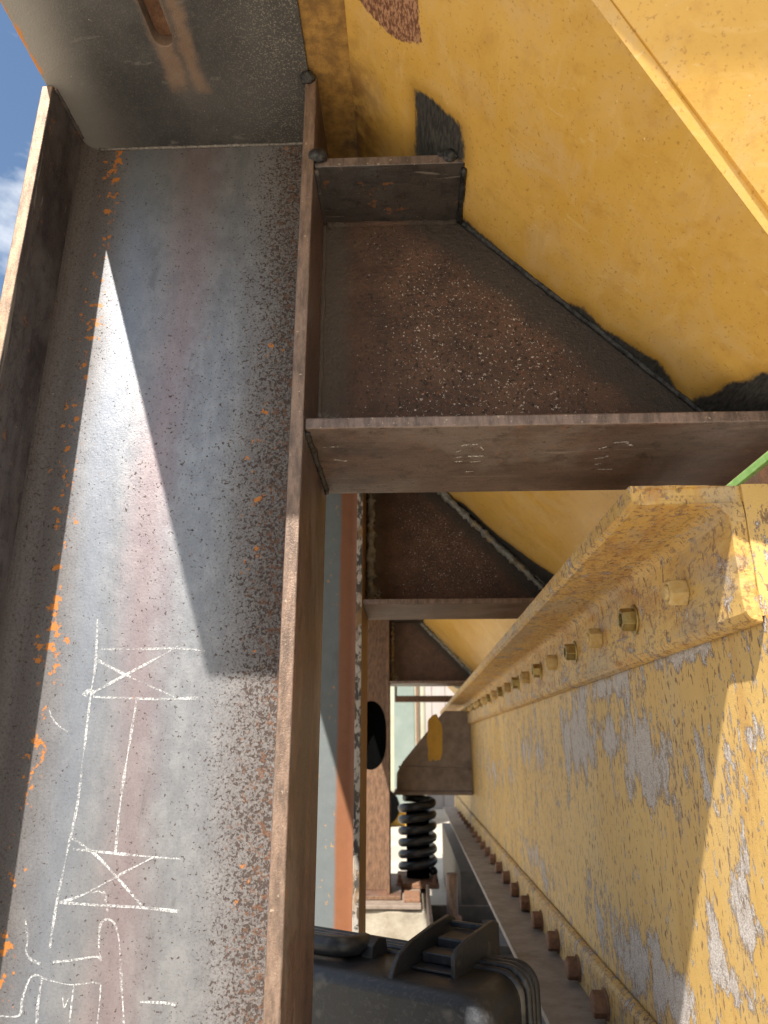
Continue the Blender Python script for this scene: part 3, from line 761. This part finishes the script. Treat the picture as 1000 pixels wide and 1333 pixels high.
# ================================================================== PLATE GIRDER (old flaking yellow)
GX = 0.300
gd = thing('plate_girder', 'long plate girder with flaking yellow paint and rows of nuts and bolts', 'girder', (GX, 2.8, -0.42))
ya = np.concatenate([np.arange(0.36, 1.8, 0.006), np.arange(1.8, 3.0, 0.014), np.arange(3.0, 5.31, 0.06)])
za = np.linspace(-0.44, 0.221, 120)
Yw, Zw = np.meshgrid(ya, za)
Xw = np.array([[GX + 0.0012 * mnoise.noise(Vector((2, y * 4, z * 4))) for y in ya] for z in za])
fl = np.zeros(Yw.shape)
def blobp(px, py, ry, rz, s):
    q = at_x(px, py, GX); fl[...] += (1.0 * s if s > 0 else s) * np.exp(-((Yw - q.y) / ry) ** 2 - ((Zw - q.z) / rz) ** 2)
for bl in ((750, 965, 0.13, 0.060, 0.20), (838, 985, 0.09, 0.055, 0.22), (795, 960, 0.10, 0.03, 0.14), (690, 975, 0.16, 0.05, 0.15), (900, 965, 0.03, 0.025, 0.10), (880, 850, 0.12, 0.02, 0.16),
           (780, 895, 0.14, 0.022, 0.13), (835, 1260, 0.11, 0.05, 0.20), (780, 1190, 0.08, 0.05, 0.14), (880, 1290, 0.06, 0.04, 0.16), (700, 1120, 0.2, 0.03, 0.12),
           (930, 1215, 0.02, 0.04, 0.12), (970, 1180, 0.03, 0.04, 0.10), (985, 960, 0.03, 0.04, 0.10), (965, 1290, 0.05, 0.02, 0.12), (640, 1000, 0.5, 0.05, 0.09)):
    blobp(*bl)
for bl in ((780, 1090, 0.16, 0.06, -0.10), (860, 1130, 0.10, 0.06, -0.08), (880, 900, 0.05, 0.03, -0.06)):
    blobp(*bl)
nzr, nyc = Yw.shape
YCUT, ZCUT = 0.610, 0.100
mb = MB(); mb.add(np.stack([Xw.ravel(), Yw.ravel(), Zw.ravel()], 1).tolist(),
                  [(i*nyc+j, i*nyc+j+1, (i+1)*nyc+j+1, (i+1)*nyc+j) for i in range(nzr-1) for j in range(nyc-1) if not (ya[j] < YCUT and za[i] > ZCUT)])
k0 = len(mb.v)
mb.box(GX + 0.003, GX + 0.014, 0.3605, 5.29, -0.44, ZCUT + 0.004)
mb.box(GX - 0.0016, GX + 0.022, YCUT + 0.0012, 5.29, ZCUT + 0.0042, 0.223)
mb.build('web', M['gweb'], gd, smooth=False, attrs={'flake': np.concatenate([fl.ravel(), np.zeros(16)])})

def angle(name, mat, yA, yB, zc, up, legx, legz, tx, tz, rough):
    """an angle section with root fillet, flame-cut rough near end; vertical leg on the girder web"""
    s = -1 if up else 1        # up: horizontal leg on top, vertical leg hangs down
    X1 = GX - 0.0018
    r = 0.016
    prof = [(X1 - legx, zc), (X1, zc), (X1, zc + s * legz)]
    prof += [(X1 - tx * 0.25, zc + s * legz), (X1 - tx * 0.7, zc + s * (legz - 0.003)), (X1 - tx, zc + s * (legz - 0.009))]
    for k in range(7):
        a = math.pi / 2 * k / 6
        prof.append((X1 - tx - r + r * math.cos(a), zc + s * (tz + r) - s * r * math.sin(a)))
    prof += [(X1 - legx + 0.007, zc + s * tz), (X1 - legx + 0.0015, zc + s * (tz - 0.004))]
    # densify the outline so the cut end can be ragged
    P = []
    for i in range(len(prof)):
        a, b = Vector(prof[i]), Vector(prof[(i + 1) % len(prof)]); m = max(1, int((b - a).length / 0.004))
        P += [a.lerp(b, k / m) for k in range(m)]
    n = len(P); ys = [yA, yA + 0.0015, yA + 0.006] + list(np.arange(yA + 0.02, 1.8, 0.012)) + list(np.linspace(1.85, yB, 30))
    vs = []
    ctr = Vector((X1 - tx * 0.6, zc + s * tz * 0.6))
    for i, y in enumerate(ys):
        for q in P:
            k = rough * (1 if i < 3 else 0.35)
            w1 = mnoise.noise(Vector((q.x * 60, y * 60, q.y * 60))); w2 = mnoise.noise(Vector((q.x * 25, 3, q.y * 25)))
            yy = y + (w2 * 0.006 + w1 * 0.002 if i < 3 else 0) * rough * (1 - 0.25 * i)
            d = (Vector((w1, w2)) * 0.0011) * k
            if i == 0: d += (ctr - q).normalized() * 0.0012 if (ctr - q).length > 0.004 else Vector((0, 0))
            vs.append((q.x + d.x, yy, q.y + d.y))
    fs = [(i*n+j, i*n+(j+1) % n, (i+1)*n+(j+1) % n, (i+1)*n+j) for i in range(len(ys)-1) for j in range(n)]
    idx = tessellate_polygon([[Vector((q.x, q.y, 0)) for q in P]])
    fs += [tuple(t) for t in idx] + [tuple(i + (len(ys)-1) * n for i in t)[::-1] for t in idx]
    return MB().add(vs, fs).build(name, mat, gd, smooth=False)
angle('top_angle', M['gang'], 0.610, 5.25, 0.222, True, 0.100, 0.124, 0.015, 0.018, 1.0)
angle('bottom_angle', M['gang2'], 0.80, 5.25, -0.418, False, 0.024, 0.090, 0.014, 0.014, 0.3)
MB().box(0.198, GX - 0.012, 0.74, 5.1, -0.4045, -0.392).build('bottom_flange', M['strip'], gd, bevel=0.0015)

def hexring(r, rot): return [(r * math.cos(rot + math.pi / 3 * k), r * math.sin(rot + math.pi / 3 * k)) for k in range(6)]
def nut(y, z, x, rot, kind):
    """nut and bolt end on the vertical leg, axis along -x"""
    m = M['zinc'] if kind else M['pnut']
    R = 0.0150
    mb = MB()
    hx = hexring(R, rot); h8 = hexring(R * 0.90, rot)
    sg = 24
    base = [(x - 0.0005, y + p, z + q) for p, q in hx]; top = [(x - 0.0160, y + p, z + q) for p, q in hx]; tip = [(x - 0.0185, y + p * 0.86, z + q * 0.86) for p, q in hx]
    ring = [(x - 0.0185, y + p * 0.62, z + q * 0.62) for p, q in hx]; inn = [(x - 0.0105, y + p * 0.58, z + q * 0.58) for p, q in hx]
    fs = []
    for a_ in range(4):
        for k in range(6):
            l = (k + 1) % 6; fs.append((a_*6+k, a_*6+l, (a_+1)*6+l, (a_+1)*6+k))
    mb.add(base + top + tip + ring + inn, fs + [tuple(range(24, 30))])
    o = mb.build('nut', m, gd, bevel=0.0009)
    if kind:
        MB().lathe([(0.0188, 0), (0.0188, 0.002), (0.0176, 0.003)], (x, y, z), (-1, 0, 0), 20).build('washer', M['zinc'], gd, smooth=False).parent = o
        MB().lathe([(0.0072, 0), (0.0072, 0.0125), (0.0060, 0.0135)], (x, y, z), (-1, 0, 0), 14).build('bolt_end', M['darksteel'], gd).parent = o
    else:
        MB().lathe([(0.0082, 0), (0.0082, 0.0195), (0.0066, 0.0215)], (x, y, z), (-1, 0, 0), 14).build('bolt_end', M['pnut'], gd).parent = o
FX = GX - 0.0018 - 0.015
for k in range(22):
    y = 0.735 + 0.1725 * k
    if y > 4.4: break
    nut(y, 0.1495 + 0.0009 * k, FX, 0.2 + 0.7 * ((k * 37) % 11) / 11, k % 2 == 1)
def hexbolt(y, z, x, rot):
    h = hexring(0.0185, rot)
    mb = MB()
    mb.lathe([(0.021, 0), (0.021, 0.003)], (x, y, z), (-1, 0, 0), 18)
    r0 = [(x - 0.002, y + p, z + q) for p, q in h]; r1 = [(x - 0.019, y + p, z + q) for p, q in h]; r2 = [(x - 0.0215, y + p * 0.85, z + q * 0.85) for p, q in h]
    fs = [(a_*6+k, a_*6+(k+1) % 6, (a_+1)*6+(k+1) % 6, (a_+1)*6+k) for a_ in range(2) for k in range(6)] + [tuple(range(12, 18))]
    mb.add(r0 + r1 + r2, fs)
    mb.build('bolt_head', M['rbolt'], gd, bevel=0.0012)
for k in range(20):
    y = 1.245 + 0.186 * (k - 1)
    hexbolt(y, -0.366 - 0.0016 * k, GX - 0.0018 - 0.014, 0.3 + 0.6 * ((k * 29) % 7) / 7)
# ================================================================== SPRING SEAT, SPRING AND BASES (far end)
SY = 3.90
hd = thing('spring_hood', 'grey-brown tapered steel hood with an ochre patch above the coil spring', 'hood', (0.1, SY, -0.25))
pl = [(-0.083, -0.222), (GX - 0.004, -0.222), (GX - 0.004, 0.165), (0.165, 0.165), (-0.052, -0.085), (-0.080, -0.135)]
fp = MB().prism(pl, SY - 0.11, SY - 0.097, 'y').build('front_plate', M['hood'], hd, bevel=0.003)
MB().prism(pl, SY + 0.10, SY + 0.113, 'y').build('rear_plate', M['hood'], hd, bevel=0.003)
MB().box(-0.096, GX - 0.004, SY - 0.125, SY + 0.13, -0.237, -0.2225).build('seat_plate', M['hood'], hd, bevel=0.002)
oc = []
for k in range(40):
    a_ = 2 * math.pi * k / 40; w_ = 1 + 0.28 * mnoise.noise(Vector((math.cos(a_) * 2.2, math.sin(a_) * 2.2, 5)))
    oc.append((0.115 + 0.040 * w_ * math.cos(a_), 0.03 + 0.115 * w_ * math.copysign(abs(math.sin(a_)) ** 0.8, math.sin(a_))))
MB().prism(oc, SY - 0.1118, SY - 0.1102, 'y').build('paint_patch', M['ochre'], hd).parent = fp
bead('weld_ridge', (-0.07, SY - 0.1115, -0.105), (GX - 0.01, SY - 0.1115, -0.115), 0.005, M['hood'], hd)
bead('weld_ridge', (-0.085, SY - 0.1115, -0.221), (GX - 0.01, SY - 0.1115, -0.221), 0.004, M['hood'], hd)

sp = []
turns = 6.4; R = 0.078
for k in range(int(turns * 28) + 1):
    a = 2 * math.pi * k / 28; hgt = -0.598 + 0.340 * (k / (turns * 28))
    sp.append((0.020 + R * math.cos(a), SY + R * math.sin(a), hgt))
tag(MB().tube(sp, 0.0205, 10).build('coil_spring', M['spring'], smooth=True), 'thick black coil spring under the steel hood', 'spring')
pd = thing('spring_pad', 'rust-stained steel platform carrying the coil spring and the distant column', 'platform', (-0.1, 3.8, -0.66))
MB().box(-0.42, 0.030, 3.36, 4.15, -0.6600, -0.6445).build('lower_plate', M['hood'], pd, bevel=0.003)
MB().box(-0.085, 0.118, 3.72, 4.08, -0.6440, -0.622).build('spring_seat', M['rbolt'], pd, bevel=0.003)
MB().box(-0.045, 0.026, 3.42, 3.62, -0.6440, -0.632).build('shim_plate', M['rbolt'], pd, bevel=0.002)
MB().lathe([(0.056, 0), (0.056, 0.30), (0.04, 0.305)], (0.020, SY, -0.6215), (0, 0, 1), 24).build('spring_dark_core', M['black'], pd)  # black cylinder added so the inside of the coil looks dark
for bx in (-0.068, 0.10):
    MB().lathe([(0.014, 0), (0.014, 0.014), (0.008, 0.0142), (0.008, 0.034)], (bx, 3.745, -0.6215), (0, 0, 1), 6).build('anchor_bolt', M['rbolt'], pd)

cb = thing('concrete_block', 'stained pale concrete block carrying the distant brown column', 'block', (-0.24, 3.55, -EYE))
bm = bmesh.new(); bmesh.ops.create_cube(bm, size=1); bmesh.ops.subdivide_edges(bm, edges=bm.edges, cuts=14, use_grid_fill=True)
mb = MB(); vs = []
for v in bm.verts:
    q_ = Vector((-0.275 + v.co.x * 0.69, 3.77 + v.co.y * 0.80, -0.7655 + v.co.z * 0.205))
    vs.append(q_ + Vector((mnoise.noise(q_ * 9), mnoise.noise(q_ * 11 + Vector((5, 0, 0))), min(0, mnoise.noise(q_ * 14)))) * 0.010)
mb.add(vs, [tuple(v.index for v in f.verts) for f in bm.faces]); bm.free()
mb.build('block_body', M['concrete'], cb, smooth=True)

# stub post, cross angle and dark base frame beside the lower flange
ps = thing('stub_post', 'short brown steel stub post beside the lower girder flange', 'post', (0.14, 2.95, -EYE))
MB().lathe([(0.021, -EYE + 0.004 + 0.0), (0.021, -0.50), (0.0225, -0.4998), (0.0225, -0.462), (0.019, -0.457)], (0.14, 2.95, 0), (0, 0, 1), 18).build('pipe', M['oldrust'], ps, smooth=False)
MB().lathe([(0.034, -0.615), (0.034, -0.60), (0.022, -0.595)], (0.14, 2.95, 0), (0, 0, 1), 18).build('collar', M['rbolt'], ps)
fr = thing('steel_frame', 'dark greasy steel frame on the ground under the girder', 'frame', (0.25, 3.3, -EYE))
MB().box(0.05, 0.062, 2.35, 3.34, -EYE + 0.003, -0.56).build('side_plate', M['hood'], fr, bevel=0.002)
MB().box(0.063, 0.55, 3.05, 3.07, -EYE + 0.003, -0.585).build('cross_plate', M['darksteel'], fr)
MB().box(0.063, 0.55, 2.55, 2.57, -EYE + 0.003, -0.60).build('cross_plate', M['darksteel'], fr)
MB().box(0.20, 0.60, 3.40, 5.4, -EYE + 0.003, -0.52).build('ballast_box', M['darksteel'], fr)
MB().box(0.25, 0.60, 1.0, 3.0, -EYE + 0.003, -0.62).build('side_box', M['darksteel'], fr)

# ================================================================== BLACK PROTECTIVE CASE
CX, CY, CZ = -0.122, 1.115, -0.272          # centre of the top side
CA = math.radians(-30)
cs = thing('equipment_case', 'scuffed black hard plastic case with carry handle and latch, standing upright', 'case', (CX, CY, -EYE))
cu, cv = Vector((math.cos(CA), math.sin(CA), 0)), Vector((-math.sin(CA), math.cos(CA), 0))
def cp(u, v, h): return Vector((CX, CY, CZ)) + cu * u + cv * v + Vector((0, 0, h))
def rounded(hu, hv, r, k=6):
    out = []
    for (sx, sy, a0) in ((1, 1, 0), (-1, 1, 90), (-1, -1, 180), (1, -1, 270)):
        for i in range(k + 1):
            a = math.radians(a0 + 90 * i / k); out.append((sx * (hu - r) + r * math.cos(a), sy * (hv - r) + r * math.sin(a)))
    return out
HU, HV, HT = 0.265, 0.120, EYE + CZ - 0.004
def shell(name, v0, v1, grow, mat):
    """half shell: rounded rectangle in (u, h) extruded along v with softened rims"""
    mb = MB(); n_ = None; vs = []
    prof = [(v0, -0.020), (v0 + 0.006, -0.008), (v0 + 0.018, 0.0), (v1 - 0.018, 0.0), (v1 - 0.006, -0.008), (v1, -0.020)]
    if grow == 'front': prof = [(v0, -0.016), (v0 + 0.003, -0.008), (v0 + 0.008, -0.003), (v0 + 0.015, -0.0005), (v1, 0.0)]
    if grow == 'rear': prof = [(v0, 0.0), (v1 - 0.020, -0.002), (v1 - 0.006, -0.010), (v1, -0.022)]
    if grow == 'rim': prof = [(v0, 0.001), (v0 + 0.001, 0.005), (v1 - 0.001, 0.005), (v1, 0.001)]
    if grow == 'groove': prof = [(v0, 0.0), (v1, 0.0)]
    if grow == 'rib': prof = [(v0 - 0.003, -0.001), (v0, 0.0035), (v1, 0.0035), (v1 + 0.003, -0.001)]
    for (v, d) in prof:
        ring = rounded(HU + d, HT / 2 + d, 0.03, 7); n_ = len(ring)
        for (u, h) in ring: vs.append(cp(u, v, h - HT / 2))
    fs = [(i*n_+j, i*n_+(j+1) % n_, (i+1)*n_+(j+1) % n_, (i+1)*n_+j) for i in range(len(prof)-1) for j in range(n_)]
    fs += [tuple(range(n_))[::-1], tuple(range((len(prof)-1)*n_, len(prof)*n_))]
    o = mb.add(vs, fs).build(name, mat, cs, bevel=0)
    o.data.polygons.foreach_set('use_smooth', [len(p_.vertices) == 4 for p_ in o.data.polygons]); return o
shell('body_shell', -0.060, 0.062, 'front', M['case'])
shell('lid_shell', 0.082, HV, 'rear', M['case'])
shell('rim', 0.0615, 0.0700, 'rim', M['case']); shell('rim', 0.0740, 0.0825, 'rim', M['case']); shell('seal_groove', 0.0695, 0.0745, 'groove', M['black'])
shell('rib', 0.046, 0.050, 'rib', M['case']); shell('rib', 0.096, 0.100, 'rib', M['case'])
def cbox(name, u0, u1, v0, v1, h0, h1, bevel=0.003):
    mb = MB(); mb.add([cp(u, v, h) for (u, v, h) in ((u0,v0,h0),(u1,v0,h0),(u1,v1,h0),(u0,v1,h0),(u0,v0,h1),(u1,v0,h1),(u1,v1,h1),(u0,v1,h1))],
                      [(0,3,2,1),(4,5,6,7),(0,1,5,4),(1,2,6,5),(2,3,7,6),(3,0,4,7)])
    return mb.build(name, M['case'], cs, bevel=bevel)
def fin(name, u, wdt, prof):
    mb = MB(); n_ = len(prof)
    mb.add([cp(u, v, h) for v, h in prof] + [cp(u + wdt, v, h) for v, h in prof],
           [tuple(range(n_))[::-1], tuple(range(n_, 2 * n_))] + [(i, (i+1) % n_, (i+1) % n_ + n_, i + n_) for i in range(n_)])
    return mb.build(name, M['case'], cs, bevel=0.0015)
FIN = [(-0.052, -0.012), (-0.045, 0.006), (-0.030, 0.020), (0.00, 0.030), (0.06, 0.038), (0.110, 0.042), (0.128, 0.036), (0.128, -0.012)]
fin('latch_guard', 0.130, 0.006, FIN); fin('latch_guard', 0.197, 0.006, [(max(v, -0.01), h) for v, h in FIN])
cbox('latch', 0.143, 0.190, 0.055, 0.118, 0.006, 0.026); cbox('latch_tab', 0.141, 0.192, 0.018, 0.052, 0.004, 0.016, 0.002)
cbox('hinge_pin', 0.1365, 0.1965, 0.108, 0.116, 0.027, 0.035, 0.002); cbox('latch_base', 0.138, 0.195, -0.005, 0.05, 0.0005, 0.0035, 0.001)
# handle: two lugs and a rounded grip folded towards the camera
for u in (-0.165, 0.052):
    fin('handle_lug', u, 0.018, [(0.008, -0.004), (0.010, 0.014), (0.026, 0.022), (0.044, 0.018), (0.050, -0.004)])
hpts = [cp(-0.150, 0.028, 0.012), cp(-0.152, -0.002, 0.014), cp(-0.138, -0.020, 0.015), cp(-0.09, -0.026, 0.016), cp(-0.02, -0.026, 0.016), cp(0.030, -0.020, 0.015), cp(0.046, -0.002, 0.014), cp(0.046, 0.028, 0.012)]
MB().tube(catmull([Vector(q) for q in hpts], 5), 0.0125, 10).build('handle_grip', M['case'], cs, smooth=True)
cbox('handle_recess', -0.145, 0.040, -0.008, 0.040, 0.0008, 0.0035, 0.001)

# ================================================================== BACKGROUND beyond the frame
mc = thing('machine_cabin', 'pale cream painted machine body with a rounded green panel in the far background', 'machine', (0.2, 9.4, -EYE))
MB().box(-2.2, 0.16, 8.6, 10.2, -0.72, 1.1).build('body', M['cream'], mc, bevel=0.05)
q = []
for (sx, sz, a0) in ((0.175, 0.62, 0), (0.06, 0.62, 90), (0.06, -0.42, 180), (0.175, -0.42, 270)):
    for i in range(7):
        a = math.radians(a0 + 15 * i); q.append((-0.15 + sx - 0.06 + 0.06 * math.cos(a), sz + 0.22 * math.sin(a)))
MB().prism(q, 8.585, 8.5995, 'y').build('door_panel', M['palegreen'], mc)
MB().box(0.045, 0.075, 8.55, 8.584, -0.7, 1.0).build('door_post', M['oldrust'], mc)
MB().box(-2.1, 0.10, 8.7, 10.0, -EYE + 0.003, -0.7205).build('skirt', M['ochre'], mc)
for xx in (-1.6, -0.35):
    MB().lathe([(0.20, 0), (0.20, 0.12), (0.12, 0.13)], (xx, 8.69, -EYE + 0.205), (0, -1, 0), 24).build('wheel', M['black'], mc)
ws = thing('white_shed', 'pinkish white corrugated sheet wall far behind the spring hood', 'shed', (1.3, 11.5, -EYE))
MB().box(0.2, 2.6, 11.0, 13.0, -EYE + 0.003, 1.6).build('wall', M['pinkwhite'], ws)
for k in range(12):
    MB().box(0.25 + 0.2 * k, 0.29 + 0.2 * k, 10.975, 10.999, -EYE + 0.01, 1.58).build('rib', M['pinkwhite'], ws)
cbm = MB().box(-0.11 + 0.0, 0.40, 4.72, 4.78, 0.262, 0.300)
xb = thing('cross_bar', 'thin dark brown bar crossing behind the farthest bracket', 'bar', (0.1, 4.75, 0.28))
cbm.build('bar', M['oldrust'], xb, bevel=0.003)
for x0 in (-0.11, 0.385):
    MB().box(x0, x0 + 0.014, 4.735, 4.765, 0.3005, CAPZ if x0 < 0 else 0.32).build('hanger', M['oldrust'], xb)
